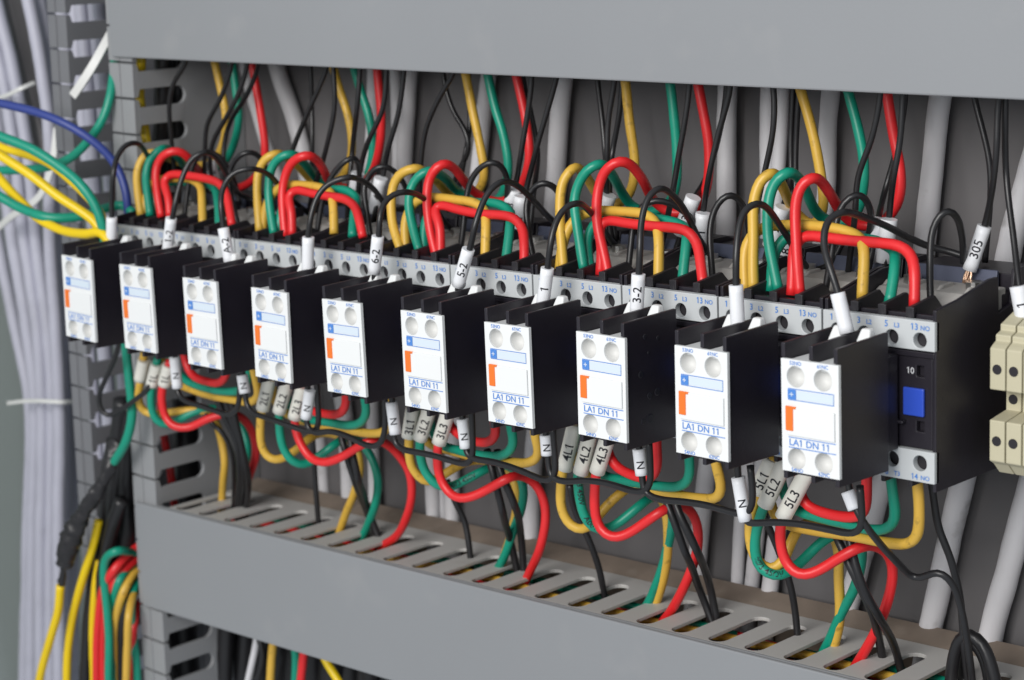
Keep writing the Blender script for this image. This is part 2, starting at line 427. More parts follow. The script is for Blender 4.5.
clabels = ['white faced contactor at the left end of the row, its face out of focus', 'white faced contactor under the wire tag reading 1-2', 'white faced contactor under the wire tag reading A-2', 'white faced contactor between those tagged A-2 and 6-2', 'white faced contactor under the wire tag reading 6-2', 'white faced contactor under the wire tag reading 5-2', 'white faced contactor just right of the one tagged 5-2', 'white faced contactor with small dents in its black side, third from the right end', 'white faced contactor next to last at the right end of the row', 'rightmost contactor with its blue square carriage uncovered']
DZ = [.0019, .0013, -.0006, -.0006, -.0012, -.0012, -.0011, .0003, .0003, .0010]
TILT = [.035, .0, .0, .016, -.012, .0, -.006, .010, .008, -.003]
c0, ax0 = contactor('contactor')
CT = []
for i in range(10):
    r = c0 if i == 0 else copy_tree(c0)
    r.location.x = i*PITCH; r['label'] = clabels[i]; CT.append(r)
for i, r in enumerate(CT):
    for ch in r.children:
        if ch.name.startswith('auxiliary_block'): ch.location.z += DZ[i]; ch.rotation_euler = (0, TILT[i], random.uniform(-.006, .006))

ax8 = [c for c in CT[7].children if c.name.startswith('auxiliary_block')][0]
def on_x(x, y, X): r = ray(x, y); return CAM + r * ((X - CAM.x) / r.x)
for px, py, rr in ((644,336,.0010),(657,337,.0008),(640.5,374,.0013),(649.5,395,.0013),(657,391,.0015),(650,418,.0019),(643,421,.0011),(648,352,.0006)):
    q = on_x(px, py, 7*PITCH + FW - .0014)
    bm = bmesh.new()
    rg = [[bm.verts.new((FW - .0014 + h, q.y + r_*math.cos(2*PI*k/14)*1.05, q.z - DZ[7] + r_*math.sin(2*PI*k/14))) for k in range(14)] for r_, h in ((rr, .00002), (rr*.9, .00018), (rr*.6, .00012))]
    for A, B in zip(rg, rg[1:]):
        for k in range(14): bm.faces.new((A[k], A[(k+1) % 14], B[(k+1) % 14], B[k]))
    bm.faces.new(rg[-1]); link('dent', bm, 'bink', ax8, smooth=True)

# ------------------------------------------------------------------ wires
RP, RB = .00195, .00124
def wire(name, label, m, pts, r, group=None, sleeves=(), flat=1.0, cat='wire', n=12):
    P = []; Y = None
    ys = [p[2] if len(p) > 2 else None for p in pts]
    idx = [i for i, y in enumerate(ys) if y is not None]
    for i, y in enumerate(ys):             # depths between the given ones run evenly
        if y is None:
            a = max([k for k in idx if k < i]); nx = [k for k in idx if k > i]
            ys[i] = ys[a] if not nx else ys[a] + (ys[nx[0]] - ys[a]) * (i - a) / (nx[0] - a)
    P = [at(p[0], p[1], y) for p, y in zip(pts, ys)]
    path = spline(P); sd = Vector((random.uniform(0, 90), random.uniform(0, 90), 0))
    path = [q + mnoise.noise_vector(q*45 + sd)*min(.00045, r*.22) for q in path]
    bm = bmesh.new(); tube(bm, path, [r*(1 + .05*mnoise.noise(q*160 + sd)) for q in path], n, flat)
    o = link(name, bm, m, loc=P[0], smooth=True)
    tag(o, label, cat, group)
    for sdef in sleeves: sleeve(o, P[0], *sdef)
    return o
def sleeve(par, org, a, b, Y, txt=None, m='sleeve', r=.0025, size=.0046, off=0.0, Yb=None, name='marker_sleeve'):
    """printed sleeve round a wire from photo place a (upper) to b (lower)"""
    A = at(a[0], a[1], Y); B = at(b[0], b[1], Y if Yb is None else Yb)
    d = (A - B).normalized()
    bm = bmesh.new()
    L = (A - B).length
    path = [B + d*L*k/6 for k in range(7)]
    n = 20; f = (Vector((CAM.x, CAM.y, CAM.z)) - A); f = (f - d*f.dot(d)).normalized(); sd = d.cross(f)
    rings = []
    for p in path: rings.append([bm.verts.new(p + (f*math.cos(2*PI*k/n) + sd*math.sin(2*PI*k/n))*r) for k in range(n)])
    inn = []
    for p in (path[0], path[-1]): inn.append([bm.verts.new(p + (f*math.cos(2*PI*k/n) + sd*math.sin(2*PI*k/n))*r*.80) for k in range(n)])
    for R1, R2 in list(zip(rings, rings[1:])) + [(inn[0], rings[0]), (rings[-1], inn[1])]:
        for k in range(n): bm.faces.new((R1[k], R1[(k+1) % n], R2[(k+1) % n], R2[k]))
    for R1, p in ((inn[0], path[0] + d*.0012), (inn[1], path[-1] - d*.0012)):
        bm.faces.new(R1)
    o = link(name, bm, m, par, smooth=False)
    o.data.transform(Matrix.Translation(-org))
    for p in o.data.polygons: p.use_smooth = p.index < 6*n
    if txt:
        mid = (A + B)/2 + d*off*L
        rr = r*1.02
        bm = bmesh.new()
        def fn(u, v):                       # reads up along the sleeve, wrapped round it
            a_ = v/rr
            return mid + d*u + (f*math.cos(a_) - sd*(-math.sin(a_)) * 1.0)*rr if False else mid + d*u + (f*math.cos(a_) + sd*math.sin(a_)*SGN)*rr
        text_on(bm, txt, size, fn)
        t = link('lettering', bm, 'bink', o); t.data.transform(Matrix.Translation(-org))
    return o
SGN = -1
ordw = ['leftmost', 'second', 'third', 'fourth', 'fifth', 'sixth', 'seventh', 'eighth', 'ninth', 'tenth']
def nth(i, n): return 'leftmost' if i == 0 else ('rightmost' if i == n-1 else ordw[i] + ' from left')
Z = .048; D = .095
ARCH = dict(
 yellow=[
  [(141,216,Z),(138,190),(137,172),(141,159),(149,152),(157,153,.06),(172,159,.085),(195,166,.092),(215,160,D),(224,140,D),(226,115,D),(220,85,D),(214,60,D),(211,40,D)],
  [(260,232,Z),(258,210),(257,190),(259,170),(265,158),(275,154,.058),(285,156),(300,168,.08),(312,181,.09),(325,187,.093),(339,180,D),(350,162,D),(352,140,D),(347,112,D),(339,88,D),(330,55,D)],
  [(401,250,Z),(393,225),(391,205),(393,185),(402,172),(415,168,.058),(425,172),(437,181,.075),(450,194,.09),(463,198,.094),(477,193,D),(484,178,D),(483,160,D),(478,135,D),(472,110,D),(464,65,D)],
  [(564,269,Z),(562,245),(560,220),(560,195),(564,178),(573,168,.058),(580,170),(588,179),(596,192,.08),(603,201,.09),(612,205,.094),(622,202,D),(630,193,D),(634,176,D),(634,155,D),(630,120,D),(624,70,D)],
  [(754,290,Z),(753,260),(753,235),(753,205),(757,188),(763,178),(771,174,.058),(778,178),(785,192,.075),(793,209,.09),(802,220,.094),(813,226,D),(821,217,D),(823,200,D),(820,170,D),(812,130,D),(799,82,D)]],
 green=[
  [(150,216,Z),(147,190),(146,172),(151,157),(160,150,.058),(168,149),(178,157,.075),(186,166,.088),(203,172,.094),(222,165,D),(234,145,D),(239,118,D),(236,90,D),(230,50,D)],
  [(274,234,Z),(270,210),(268,185),(271,168),(280,157),(290,154,.058),(299,158),(308,168,.075),(320,181,.088),(336,189,.092),(355,188,.094),(367,177,D),(373,152,D),(370,120,D),(361,90,D),(351,55,D)],
  [(420,252,Z),(414,230),(409,205),(411,188),(418,176),(429,170,.058),(438,173),(447,180,.072),(456,190,.085),(470,199,.091),(485,204,.094),(498,200,D),(506,185,D),(508,165,D),(503,135,D),(494,105,D),(486,65,D)],
  [(584,271,Z),(580,245),(576,220),(574,200),(579,183),(587,170),(598,164,.057),(606,166),(613,176,.07),(622,192,.082),(632,206,.09),(645,213,.093),(660,210,.094),(672,200,D),(677,183,D),(677,160,D),(675,130,D),(669,72,D)],
  [(778,291,Z),(773,265),(768,235),(768,205),(771,190),(778,178),(788,172,.057),(797,176),(805,188),(812,203,.08),(822,217,.09),(835,223,.094),(848,221,D),(858,210,D),(863,190,D),(864,165,D),(857,125,D),(845,80,D)]],
 red=[
  [(162,217,Z),(157,190),(156,172),(161,158),(172,151,.056),(182,152),(190,160,.065),(200,171,.08),(215,181,.09),(233,188,.093),(250,182,.094),(262,168,D),(265,150,D),(262,120,D),(256,85,D),(249,50,D)],
  [(286,236,Z),(283,210),(282,190),(286,172),(294,160),(306,155,.056),(316,159),(324,170,.07),(331,182,.082),(346,189,.09),(362,183,.094),(374,168,D),(380,145,D),(382,120,D),(380,95,D),(376,55,D)],
  [(436,256,Z),(430,230),(427,205),(428,185),(433,171),(443,163,.056),(453,167),(462,178,.07),(472,190,.082),(485,198,.09),(500,202,.093),(514,196,D),(525,178,D),(530,155,D),(527,130,D),(522,105,D),(514,65,D)],
  [(608,275,Z),(603,250),(598,225),(597,200),(600,182),(608,167),(620,160,.056),(631,164),(640,176,.068),(648,192,.08),(655,202,.088),(668,212,.092),(682,213,.094),(698,208,D),(706,190,D),(709,168,D),(708,140,D),(704,115,D),(697,75,D)],
  [(800,295,Z),(798,265),(796,235),(795,210),(799,190),(805,181),(813,177,.056),(821,181),(830,194,.07),(838,207,.08),(848,220,.088),(860,226,.092),(874,226,.094),(889,217,D),(899,200,D),(900,170,D),(893,130,D),(885,82,D)]])
J1, J2, J3 = .0540, .0580, .0630
JUMP = dict(
 red=[
  [(170,217,Z),(168,195),(163,181),(169,175,J1),(190,176,J1),(208,179,J1),(220,183,J1),(226,192,J1),(229,207),(232,226,Z)],
  [(292,236,Z),(291,210),(288,196),(294,190,J1),(312,194,J1),(332,197,J1),(345,199,J1),(354,205,J1),(358,215),(363,238,Z)],
  [(441,256,Z),(440,225),(434,209),(440,205,J1),(457,209,J1),(477,213,J1),(500,215,J1),(514,218,J1),(522,227,J1),(524,242),(524,266,Z)],
  [(600,275,Z),(602,245),(599,227),(606,220,J1),(626,223,J1),(651,226,J1),(675,228,J1),(689,232,J1),(697,243,J1),(700,260),(703,284,Z)],
  [(791,295,Z),(793,265),(795,246),(803,236,J1),(826,238,J1),(850,241,J1),(880,243,J1),(899,245,J1),(911,253,J1),(914,268),(914,306,Z)]],
 yellow=[
  [(143,216,.05),(147,192),(154,181),(175,178,J2),(192,179,J2),(200,185,J2),(202,200),(203,225,Z)],
  [(263,232,.05),(268,202),(280,187),(300,185,J2),(318,187,J2),(330,192,J2),(333,202),(334,234,Z)],
  [(406,250,.05),(406,218),(418,200),(440,198,J2),(457,200,J2),(475,203,J2),(484,209,J2),(486,220),(486,261,Z)],
  [(560,269,.05),(564,240),(573,221),(590,212,J2),(607,211,J2),(630,212,J2),(645,214,J2),(655,221,J2),(658,234),(659,279,Z)],
  [(745,290,.05),(745,252),(750,236),(763,227,J2),(785,225,J2),(811,226,J2),(840,229,J2),(856,234,J2),(863,244),(862,299,Z)]],
 green=[
  [(152,216,.051),(157,192),(167,183),(190,182,J3),(205,183,J3),(215,188,J3),(218,202),(219,227,Z)],
  [(277,234,.051),(285,202),(300,190),(330,190,J3),(348,191,J3),(356,197,J3),(354,212),(352,237,Z)],
  [(424,252,.051),(425,222),(434,206),(456,204,J3),(487,203,J3),(500,204,J3),(510,210,J3),(510,222),(506,263,Z)],
  [(590,271,.051),(588,237),(597,221),(615,217,J3),(650,218,J3),(672,221,J3),(684,226,J3),(687,236),(682,281,Z)],
  [(770,292,.051),(775,252),(787,237),(811,234,J3),(850,237,J3),(880,242,J3),(893,249,J3),(895,262),(889,303,Z)]])
NM = dict(red='red', green='green', yellow='ochre yellow')
for c in ('yellow', 'green', 'red'):
    for k in range(5):
        wire('power_wire', f'thick {NM[c]} wire arching above the contactors, {nth(k,5)} of five', c, ARCH[c][k], RP, f'{NM[c]} arch wires above the contactors')
        wire('jumper_wire', f'short {NM[c]} jumper wire bridging two contactor tops, {nth(k,5)} of five', c, JUMP[c][k], RP, f'{NM[c]} jumpers across contactor tops')
# black arches over the aux blocks, with a white sleeve each
F = .023
FA = [
 ([(112,262,.0235),(112,250,F),(112,218,F),(112,195,F),(114,170,F),(118,155),(127,144),(136,143,.04),(144,150),(150,162),(153,178,.07),(156,196,.08),(158,205,.083)], (111.7,217),(111.4,246), None),
 ([(166,268,.0235),(168,250,F),(172,219,F),(175,205,F),(179,187),(185,170),(193,157),(203,152,.035),(213,155),(222,166),(232,184,.06),(243,196,.08),(258,203,.085),(268,208,.083)], (171.3,218),(167.4,251),'1-2'),
 ([(232,278,.0235),(230,262,F),(223,227,F),(221,205,F),(222,190),(228,178),(237,171),(250,169,.035),(262,171),(272,178),(282,190,.06),(292,200,.072),(302,208,.08),(310,214,.083)], (223.2,228),(229.8,263),'A-2'),
 ([(307,290,.0235),(308,272,F),(308,238,F),(310,220,F),(315,200),(323,187),(335,180),(348,177,.035),(360,180),(372,188,.055),(382,200,.072),(392,212,.083)], (308.3,237),(307.5,273), None),
 ([(375,298,.0235),(374.5,273,F),(379,236,F),(380,215,F),(384,203),(393,194),(405,192,.035),(418,195),(430,203,.055),(440,215,.07),(450,228,.08),(462,235,.083)], (378,236),(374,273),'6-2'),
 ([(455,304,.0235),(459,284,F),(470,247,F),(475,225,F),(482,205),(490,190),(500,182,.035),(510,182),(520,187),(533,200,.055),(545,214,.072),(556,224,.083)], (468.5,249),(458,286),'5-2'),
 ([(541,322,.0235),(543,306,F),(548,267,F),(551,240,F),(557,218),(566,206),(577,203,.035),(587,209),(597,220,.055),(607,235,.072),(618,247,.081),(630,252,.083)], (547.5,268),(542.5,306),'1'),
 ([(635,330,.0235),(636,312,F),(639,273,F),(640,245,F),(641,225),(645,205),(651,193),(660,188,.035),(670,193),(680,203),(690,220,.055),(700,240,.072),(713,256,.082),(735,263,.086),(757,258,.086),(763,250,.09)], (638.5,274),(636.5,313),'3-2'),
 ([(740,348,.0235),(738,330,F),(736,284,F),(736,255,F),(739,225),(746,208),(757,203,.035),(767,208),(777,222),(788,238,.055),(800,258,.07),(812,271,.08),(826,268,.085),(838,252,.088),(845,236,.09)], (736,285),(738,330),None),
 ([(852,352,.0235),(847,332,F),(838,292,F),(830,268,F),(824,245),(826,225),(832,216),(843,212,.035),(858,215),(880,223,.055),(905,236,.07),(930,247,.08),(952,252,.084),(966,257,.085)], (837.5,293),(847,333),None)]
bname = ['leftmost contactor', 'contactor tagged 1-2', 'contactor tagged A-2', 'fourth contactor from left', 'contactor tagged 6-2', 'contactor tagged 5-2', 'seventh contactor from left', 'eighth contactor from left', 'ninth contactor from left', 'rightmost contactor']
for i, (p, a, b, t) in enumerate(FA):
    wire('control_wire', f'black sleeved wire arching from front block of {bname[i]}', 'black', p, RB, 'black arches from the front blocks', [(a, b, F, t)])
SA = [
 [(184,220,.058),(187,195),(191,172),(197,157),(207,150,.066),(218,155),(228,168,.075),(236,188,.083),(240,206,.083)],
 [(239,228,.058),(233,205),(229,185),(232,165),(240,155),(248,152,.066),(256,153),(264,163,.075),(270,185,.083),(274,210,.083)],
 [(317,234,.058),(322,203),(330,179),(340,165),(351,157,.066),(358,162),(359,180,.078),(356,205,.083)],
 [(371,240,.058),(366,207),(364,187),(370,173),(383,166,.066),(393,170),(402,180,.075),(409,200,.083),(411,222,.083)],
 [(459,258,.058),(463,232),(465,210),(467,190),(473,175),(482,165),(493,161,.066),(502,166),(507,180,.075),(507,205,.083)],
 [(536,268,.058),(531,245),(527,220),(526,205),(530,192),(538,184),(547,183,.066),(556,188),(562,202,.075),(566,225,.083)],
 [(628,276,.058),(631,245),(634,220),(642,205),(655,200,.066),(670,203),(684,212,.075),(697,224,.081),(705,240,.083)],
 [(714,288,.058),(711,255),(710,230),(714,210),(722,198),(731,194,.066),(740,200),(746,214,.075),(750,235,.083)],
 [(824,300,.058),(832,252),(836,222),(843,203),(857,193,.066),(866,199),(871,213,.075),(868,240,.083)],
 [(932,318,.058),(930,290),(930,255),(932,230),(940,214),(949,210,.066),(957,216),(962,235,.075),(964,262,.083)]]
for i, p in enumerate(SA):
    wire('control_wire', f'black unsleeved loop over the upper terminals of {bname[i]}', 'black', p, RB, 'black loops over the upper terminals')
# black control wires hanging out of the upper duct
V = [
 ([(189,45,.075),(186,62,.075),(173,85,.075),(169,105,.075),(171,135,.077),(174,165,.08),(178,195,.083)], None),
 ([(233,50,.0790),(231,68,.0790),(221,97,.0790),(207,125,.0790),(205,150,.0790),(204,190,.0820),(206,212,.084)], None),
 ([(249,50,.0790),(246,70,.0790),(238,95,.0790),(226,118,.0790),(213,142,.0790),(210,160,.0790),(214,190,.0820),(218,210,.084)], [((210,161),(216,190),.0850,'12')]),
 ([(260,50,.0790),(257,70,.0860),(247,95,.0850),(230,122,.0840),(224,145,.0830),(224,170,.0820),(230,205,.085)], None),
 ([(329,50,.0790),(326,70,.0790),(308,112,.0790),(292,152,.0790),(284,185,.0820),(283,215,.084)], None),
 ([(309,50,.105),(311,80,.105),(312,115,.105),(312,155,.1),(312,210,.0820)], None),
 ([(332,50,.0790),(334,80,.0790),(334,112,.0790),(323,160,.0790),(312,195,.0820),(308,220,.084)], None),
 ([(361,50,.0790),(360,70,.0790),(357,110,.0790),(352,150,.0860),(349,185,.0820),(347,220,.084)], None),
 ([(389,50,.0790),(387,70,.0790),(383,108,.0790),(368,142,.0790),(359,175,.0840),(354,205,.0790),(350,222,.084)], [((358,173),(353,202),.0820,None)]),
 ([(407,50,.0790),(404,75,.0790),(398,115,.0790),(388,150,.0790),(382,180,.0850),(375,212,.0800),(372,228,.084)], [((381,178),(374,212),.0820,'4')]),
 ([(457,55,.0790),(454,73,.0790),(441,95,.0790),(426,130,.0790),(421,165,.0790),(420,200,.0820),(424,232,.084)], None),
 ([(441,55,.1),(445,85,.1),(454,112,.1),(466,132,.1),(469,150,.1),(458,172,.1),(448,210,.0820)], None),
 ([(467,55,.107),(469,90,.107),(470,125,.105),(463,165,.1),(455,210,.0820)], None),
 ([(532,60,.0790),(531,85,.0790),(527,118,.0790),(519,165,.0790),(514,190,.0850),(507,220,.0800),(504,240,.084)], [((514.5,189),(507.5,216),.0820,'3')]),
 ([(560,60,.0790),(556,80,.0790),(548,108,.0790),(535,155,.0790),(526,190,.0840),(520,235,.0790),(517,252,.084)], [((521.5,196),(517,236),.0800,'1')]),
 ([(521,60,.1),(524,85,.1),(531,112,.1),(538,150,.1),(534,190,.0870),(530,230,.0800)], None),
 ([(596,65,.1),(599,95,.1),(602,120,.1),(606,160,.097),(607,200,.0820),(600,240,.085)], [((609,195),(598,232),.0820,None)]),
 ([(617,65,.0790),(613,90,.0790),(608,120,.0790),(607,165,.0790),(607,205,.0840),(612,245,.084)], None),
 ([(623,65,.1),(622,90,.1),(619,118,.1),(612,155,.1),(610,200,.0870),(616,240,.086)], None),
 ([(690,70,.0790),(689,90,.0790),(684,128,.0790),(678,160,.0790),(672,195,.0790),(664,235,.0820),(658,262,.084)], None),
 ([(731,70,.0790),(730,90,.0790),(718,135,.0790),(708,180,.0790),(703,215,.0850),(699,250,.0800),(697,265,.084)], [((703.5,213),(699.5,248),.0820,'1')]),
 ([(727,70,.1),(726,95,.1),(716,148,.1),(704,182,.098),(693,200,.0870),(682,232,.0820),(673,258,.084)], [((693.5,197),(680,234),.0830,'3')]),
 ([(772,75,.0790),(774,95,.0790),(773,132,.0790),(765,170,.0790),(757,205,.0790),(752,245,.0820),(750,270,.084)], None),
 ([(794,75,.1),(793,100,.1),(791,140,.1),(790,185,.097),(780,215,.0850),(768,250,.0800),(762,272,.084)], [((783,207),(770,246),.0830,'2')]),
 ([(800,75,.1),(798,100,.1),(796,150,.1),(795,200,.097),(787,250,.0820),(784,275,.084)], [((789,236),(784,262),.0810,'8')]),
 ([(881,80,.0790),(880,100,.0790),(872,138,.0790),(858,178,.0790),(855,215,.0790),(850,255,.0820),(846,285,.084)], None),
 ([(904,80,.0790),(903,100,.0790),(900,140,.0790),(893,182,.0790),(889,218,.0850),(885,265,.0800),(884,285,.084)], [((889,219),(884.5,262),.0820,'1')]),
 ([(906,80,.1),(904,110,.1),(896,150,.1),(885,190,.098),(878,222,.0860),(870,262,.0800),(866,285,.084)], [((878,219),(869,260),.0830,'2')]),
 ([(972,85,.1),(976,105,.1),(984,135,.1),(990,165,.1),(990,205,.1),(985,262,.1)], None),
 ([(1000,85,.0790),(998,110,.0790),(996,160,.0790),(985.5,222,.0855),(972.5,262,.0835)], [((984.5,226),(969.5,270),.0852,'305',  'sleeve', .0025, .0046, 0.0, .0833)]),
 ([(1006,85,.0820),(1005,115,.0820),(1006,170,.086),(1014,240,.08),(1019,285,.074),(1024,322,.07),(1026,345,.068)], [((1018.5,286),(1025,322),.072,'1')])]
hang = ['in front of the upper duct fingers at far left', 'first left of the leftmost green drop', 'with a tag reading 12', 'right of the wire tagged 12', 'slanting left under the second yellow drop', 'in deep shade behind the second arch', 'bowing right near the second yellow drop', 'straight, right of the second yellow drop', 'with a blank tag left of the tag reading 4', 'with a tag reading 4', 'bowing left before the third yellow drop', 'crossing behind the third yellow drop', 'hidden closely behind the third yellow drop', 'with a tag reading 3, left of the third red drop', 'with a tag reading 1, above the contactor tagged 5-2', 'passing behind the third red drop', 'with a blank tag behind the fourth green arch', 'first left of the fourth yellow drop', 'touching the fourth yellow drop', 'beside the fourth green drop', 'with an upright tag reading 1, beside the fourth red drop', 'with a tilted tag reading 3, crossing the fourth red drop', 'bowing left of the fifth green arch', 'with a tag reading 2, behind the fifth green arch', 'with a tag reading 8, low behind the fifth red arch', 'beside the fifth green drop', 'with a tag reading 1, near the rightmost red drop', 'with a tag reading 2, near the rightmost red drop', 'untagged one nearest the right edge', 'with a tag reading 305', 'ending in a tag above the beige terminal blocks']
VW = []
for (p, s), h in zip(V, hang):
    VW.append(wire('control_wire', 'black hanging wire ' + h, 'black', p, .00115, 'black control wires hanging from the upper duct', [tuple(x) + ('sleeve', .0030, .0046) if len(x) == 4 else x for x in (s or [])]))
w = VW[29]; bm = bmesh.new()
for k in range(7):
    a = at(970 + random.uniform(-2, 2), 267, .0834); b = at(967 + random.uniform(-4, 4), 283, .0822)
    tube(bm, spline([a, (a+b)/2 + Vector((random.uniform(-.001, .001), 0, 0)), b]), .0004, 6)
o = link('bare_strands', bm, 'copper', w, smooth=True); o.data.transform(Matrix.Translation(-w.location))

# lower wires
G = .05
LOW = dict(
 yellow=[
  [(144,352,G),(142,366),(141,380,G),(138,396,G),(141,409),(150,414,.055),(170,412),(190,410),(205,411,.07),(215,420,.08),(222,440,.085),(225,460,.085),(223,480,.087),(222,500,.09),(221,520,.09)],
  [(271,370,G),(268,386),(262,410,G),(260,430,G),(261,445),(266,456),(275,460,.055),(285,457),(297,449),(308,439,.07),(322,433,.08),(340,436,.083),(355,445,.085),(360,465,.085),(355,490,.086),(345,515,.089),(338,535,.09),(334,550,.09)],
  [(415,398,G),(412,415),(409,438,G),(409,455,G),(413,470),(423,481,.055),(433,481),(447,472),(460,464,.07),(475,460,.08),(492,461,.083),(508,470,.085),(517,490,.085),(514,520,.086),(505,555,.089),(498,577,.09),(494,590,.09)],
  [(577,412,G),(572,430),(563,470,G),(561,490,G),(562,510),(570,525),(582,530,.055),(592,523),(605,508),(622,492,.07),(639,483,.08),(655,488,.085),(664,505,.085),(668,545,.085),(664,580,.087),(652,612,.09),(640,635,.09)],
  [(775,455,G),(768,472),(757,495,G),(750,520,G),(750,540),(757,560),(770,571,.055),(783,562),(790,545),(797,529,.065),(815,521,.075),(831,530,.085),(838,546,.085),(839,575,.085),(840,610,.086),(836,640,.088),(828,665,.09),(822,685,.09)]],
 green=[
  [(158,358,G),(155,370),(152,385,G),(151,400,G),(153,415),(160,425,.053),(172,424),(190,414),(205,409,.07),(225,410,.08),(240,425,.085),(247,445,.085),(245,470,.086),(240,490,.089),(235,508,.09),(232,522,.09)],
  [(288,372,G),(285,388),(279,412,G),(281,440,G),(285,452),(293,462,.053),(305,465),(318,457),(335,445,.07),(348,438,.08),(362,444,.085),(373,460,.085),(378,480,.085),(375,505,.086),(368,525,.089),(360,540,.09),(352,552,.09)],
  [(432,400,G),(428,416),(420,440,G),(421,460,G),(427,475),(437,486,.053),(450,487),(465,480),(483,471,.07),(500,464,.08),(515,470,.085),(523,485,.085),(522,505,.085),(513,530,.086),(505,555,.087),(494,574,.089),(478,588,.09)],
  [(594,415,G),(589,435),(579,472,G),(580,495,G),(584,515),(592,528,.053),(605,530),(620,522),(640,505,.07),(655,495,.08),(668,500,.085),(673,517,.085),(668,545,.085),(658,580,.086),(645,608,.088),(628,622,.09),(612,632,.09)],
  [(790,450,G),(782,468),(764,507,G),(757,530,G),(755,550),(760,568),(775,576,.053),(787,573),(800,563),(815,548,.07),(831,536,.075),(850,533,.08),(862,545,.085),(862,560,.085),(855,585,.085),(840,615,.086),(822,655,.088),(806,680,.09)]],
 red=[
  [(170,360,G),(167,372),(163,385,G),(162,402,G),(166,418),(175,427,.052),(188,428),(205,420),(220,415,.065),(235,414,.07),(248,424,.078),(255,440,.083),(256,455,.083),(250,475,.085),(243,495,.088),(238,508,.088),(234,522,.088)],
  [(305,375,G),(301,392),(294,418,G),(297,435,G),(303,448),(312,459),(325,463,.052),(340,458),(355,449),(372,441,.06),(388,444,.07),(402,458,.077),(411,475,.08),(412,495,.08),(405,520,.082),(394,538,.085),(378,548,.087)],
  [(450,402,G),(446,418),(439,443,G),(438,465,G),(441,480),(448,492),(460,499,.052),(475,496),(490,488),(508,478,.06),(522,476,.07),(535,483,.077),(544,500,.08),(546,520,.08),(541,545,.08),(532,568,.083),(522,588,.085),(516,600,.085)],
  [(613,418,G),(607,440),(596,472,G),(594,495,G),(595,515),(600,530),(612,538,.052),(628,534),(645,523),(662,511,.06),(678,505,.07),(690,510,.077),(697,525,.08),(698,545,.08),(692,567,.08),(680,595,.082),(668,615,.084),(652,632,.085),(640,642,.085)],
  [(814,458,G),(806,478),(782,517,G),(780,540,G),(784,560),(793,572),(805,576,.052),(820,570),(840,557),(858,547,.06),(875,545,.07),(888,553,.077),(893,570,.08),(890,592,.08),(880,622,.08),(866,650,.082),(850,675,.084),(842,695,.085)]])
LT = dict(  # printed cream sleeves: upper place, lower place, text
 yellow=[((144,360),(140,380),None),((270,378),(262.5,409),'2L1'),((413,408),(408.5,437),'3L1'),((575,423),(564.5,469),'4L1'),((773,458),(757,492),'5L1')],
 green=[((157,364),(152,385),'1L'),((288,380),(279,412),'2L2'),((431,405),(420,439),'3L2'),((593,424),(580.5,473),'4L2'),((787,457),(765,505),'5L2')],
 red=[((169,365),(164,385),'1L'),((303,386),(294.5,418),'2L3'),((449,409),(439,443),'3L3'),((611,427),(597,472),'4L3'),((809,468),(783,517),'5L3')])
LJ = dict(
 red=[
  [(182,342,G),(184,355,.055),(188,370),(195,378),(206,381,.055),(217,383),(224,379),(227,366,G),(227,350,G)],
  [(300,378,G),(304,398,.055),(310,410),(320,413,.055),(334,415),(343,411),(346,400,G),(345,380,G)],
  [(446,405,G),(449,425,.055),(455,433),(464,438,.055),(478,442),(490,442),(496,435),(495,425,G),(492,402,G)],
  [(607,425,G),(608,450,.055),(613,464),(625,472,.055),(640,477),(651,478),(657,469),(657,442,G),(657,425,G)],
  [(800,462,G),(800,485,.055),(801,497),(808,506),(825,513,.055),(850,518),(862,516),(866,506),(867,483,G),(867,465,G)]],
 green=[
  [(168,345,G),(173,366,.057),(185,380),(205,388,.057),(225,391),(240,390),(247,382),(248,366,G),(248,350,G)],
  [(285,378,G),(289,402,.057),(301,417),(328,422,.057),(349,425),(361,422),(366,412),(364,398,G),(362,382,G)],
  [(428,405,G),(431,428,.057),(441,445),(456,450,.057),(480,455),(499,456),(510,451),(514,442),(510,428,G),(508,405,G)],
  [(585,425,G),(587,455,.057),(601,474),(621,480,.057),(650,485),(674,487),(686,484),(690,474),(689,462,G),(688,440,G)],
  [(780,462,G),(782,488,.057),(793,508),(816,517,.057),(850,525),(874,530),(889,527),(896,517),(894,500,G),(890,470,G)]],
 yellow=[
  [(160,345,G),(166,375,.059),(185,387),(205,394,.059),(235,400),(251,402),(258,395),(256,381,.052),(252,362,G),(250,350,G)],
  [(272,378,G),(276,402,.059),(291,416),(320,425,.059),(350,430),(374,433),(385,431),(390,421),(388,408,G),(386,385,G)],
  [(416,405,G),(418,428,.059),(428,444),(446,450,.059),(480,457),(510,462),(529,463),(538,456),(538,446),(535,436,G),(533,412,G)],
  [(572,425,G),(573,455,.059),(587,474),(611,481,.059),(640,488),(670,494),(704,499),(717,498),(722,489),(719,475),(715,462,G),(712,445,G)],
  [(770,462,G),(769,495,.059),(777,520),(792,526,.059),(820,532),(860,538),(889,543),(907,544),(917,536),(919,520,G),(917,486,G),(915,470,G)]])
for c in ('yellow', 'green', 'red'):
    for k in range(5):
        a, b, t = LT[c][k]
        wire('power_wire', f'thick {NM[c]} wire looping below a cream sleeve into the lower duct, {nth(k,5)}', c, LOW[c][k], RP, f'{NM[c]} loops below the contactors', [(a, b, G, t, 'cream', .0031, .0052, -.06)])
        wire('jumper_wire', f'short {NM[c]} jumper wire hanging under two contactors, {nth(k,5)} of five', c, LJ[c][k], RP, f'{NM[c]} jumpers under the contactors')
